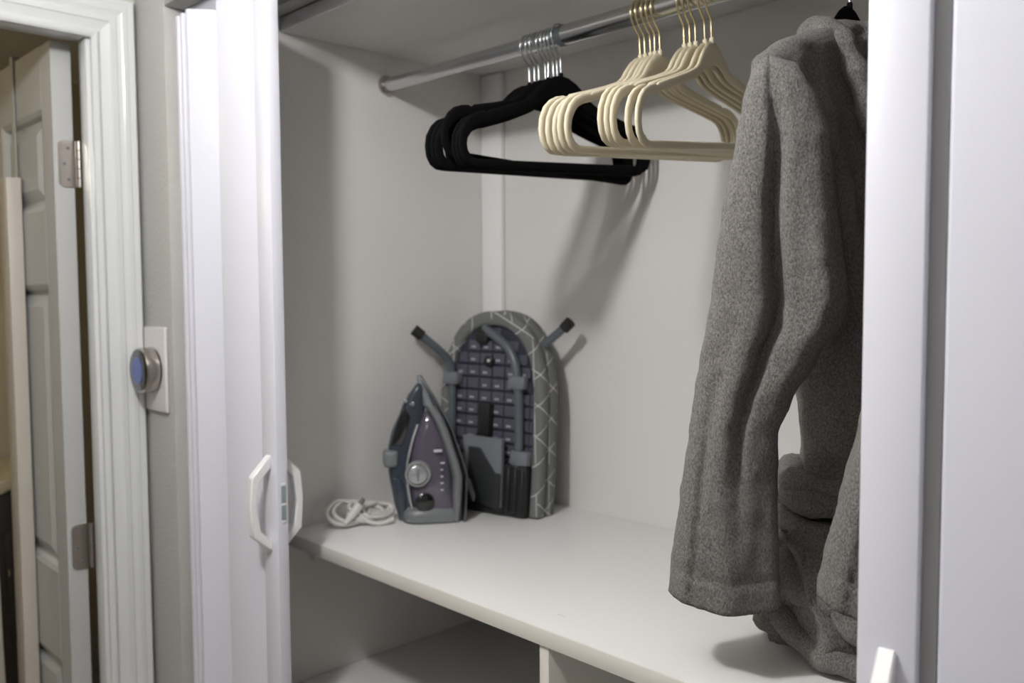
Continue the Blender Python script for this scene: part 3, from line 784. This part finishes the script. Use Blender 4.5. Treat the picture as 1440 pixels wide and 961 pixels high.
# local: x runs away from the hinge edge (world -x), y from room face .. 0
DW, DT, DH = .78, .037, 2.025
def db(a, b, bev=.0015): return MB().box((-b[0], a[1]-DT, a[2]), (-a[0], b[1]-DT, b[2]), bev, 2)
stx = [(0, .062), (.335, .445), (.718, .78)]
zr = [(0.012, .215), (.795, .985), (1.55, 1.715), (1.905, DH)]
fr = MB()
zr = [(.012, .215), (.805, .985), (1.565, 1.710), (1.905, DH)]
for a, b in stx: fr.box((-b, -DT, .012), (-a, 0, DH), .0015, 1)
for a, b in zr:
    for xa, xb in ((.062, .335), (.445, .718)): fr.box((-xb, -DT, a), (-xa, 0, b))
fr.build('door_frame', M_door, sd, angle=30)
for xa, xb in ((.062, .335), (.445, .718)):
    for za, zb in ((.215, .805), (.985, 1.565), (1.710, 1.905)):
        # recessed moulding and raised field on both faces
        def pan_(yf, sg):
            levels = [(0, 0), (.010, .004), (.016, .012), (.022, .0125), (.045, .003), (.048, .0028)]
            rings = []
            for ins, dep in levels:
                y = yf+sg*dep
                rings.append([(-xa-ins, y, za+ins), (-xb+ins, y, za+ins), (-xb+ins, y, zb-ins), (-xa-ins, y, zb-ins)])
            mb = MB().loft(rings, cap=False); mb.add(rings[-1], [(0, 1, 2, 3)]); return mb
        m1 = pan_(-DT, 1); m2 = pan_(0, -1); m1.add(m2.v, m2.f)
        m1.build('door_panel', M_door, sd, smooth=False)
def hinge(zc):
    pts = []
    hz_, wd = .0445, .030
    for k in range(5):
        a = math.pi/2*k/4; pts.append((-wd+.012-.012*math.cos(a)*1, 0))
    poly = [(0, -hz_)]
    for k in range(6):
        a = math.pi/2*k/5; poly.append((-wd+.012-.012*math.sin(a), -hz_+.012-.012*math.cos(a)))
    for k in range(6):
        a = math.pi/2*k/5; poly.append((-wd+.012-.012*math.cos(a), hz_-.012+.012*math.sin(a)))
    poly.append((0, hz_))
    lf = MB().prism(poly, axes((.0002, 0, zc), (0, 1, 0), (0, 0, 1), (1, 0, 0)), 0, .0025)
    lf.box((.0004, -.001, zc-hz_), (.0027, .006, zc+hz_))
    h = lf.build('hinge', M_nick, sd, smooth=False)
    for k in range(5):
        MB().lathe([(0, -.0085), (.0055, -.0085), (.006, -.008), (.006, .008), (.0055, .0085), (0, .0085)], axes((.0050, .0075, zc-.0356+k*.0178), (1, 0, 0), (0, 1, 0), (0, 0, 1)), 16).build('knuckle', M_nick, h)
    for dy, dz in ((-.012, .030), (-.019, 0), (-.012, -.030)):
        MB().lathe([(0, 0), (.0032, 0), (.0028, .0012), (0, .0013)], axes((.0027, dy, zc+dz), (0, 1, 0), (0, 0, 1), (1, 0, 0)), 12).build('screw', M_irongrey, h)
for z in (1.795, 1.048, .28): hinge(z)
# mirror hooked over the door
mr = empty('door_mirror', (-2.012, .5525, .63)); tag(mr, 'narrow mirror in a beige frame hooked over the top of the open door', 'mirror')
fw_, mt, mx1, mz0, mz1 = .055, .028, .36, -.30, 1.155
g2 = -.0015
MB().box((-fw_, g2-mt, mz0), (0, g2, mz1), .002).build('frame_stile', M_mframe, mr)
MB().box((-mx1, g2-mt, mz0), (-mx1+fw_, g2, mz1), .002).build('frame_stile', M_mframe, mr)
MB().box((-mx1+fw_, g2-mt, mz1-fw_), (-fw_, g2, mz1), .002).build('frame_rail', M_mframe, mr)
MB().box((-mx1+fw_, g2-mt, mz0), (-fw_, g2, mz0+fw_), .002).build('frame_rail', M_mframe, mr)
MB().box((-mx1+fw_, g2-.018, mz0+fw_), (-fw_, g2-.004, mz1-fw_), .001).build('mirror_glass', M_glass, mr)
hk = MB().box((-.045, g2-.0015, 1.10), (-.027, g2, 1.4065)).box((-.045, g2-.0015, 1.4055), (-.027, .0400, 1.407)).box((-.045, .0385, 1.36), (-.027, .0400, 1.407))
hk.build('over_door_hook', M_door, mr)
# vanity in the room behind
vn = empty('vanity', (-3.69, -.6, 0)); tag(vn, 'dark wooden vanity cabinet with a cream top in the room behind the door', 'cabinet')
MB().box((.01, -.6, 0), (.50, 1.3, .90), .003).build('cabinet_body', M_vanity, vn)
MB().box((.005, -.62, .90), (.53, 1.32, .945), .006).build('counter_top', M_counter, vn)
for k in range(4):
    d_ = MB().box((.501, -.57+k*.47, .10), (.518, -.13+k*.47, .74), .004).build('cabinet_door', M_vanity, vn)
    MB().lathe([(0, 0), (.006, 0), (.006, .012), (.014, .016), (.014, .022), (0, .026)], axes((.518, -.19+k*.47, .60), (0, 1, 0), (0, 0, 1), (1, 0, 0)), 16).build('knob', M_brass, d_)
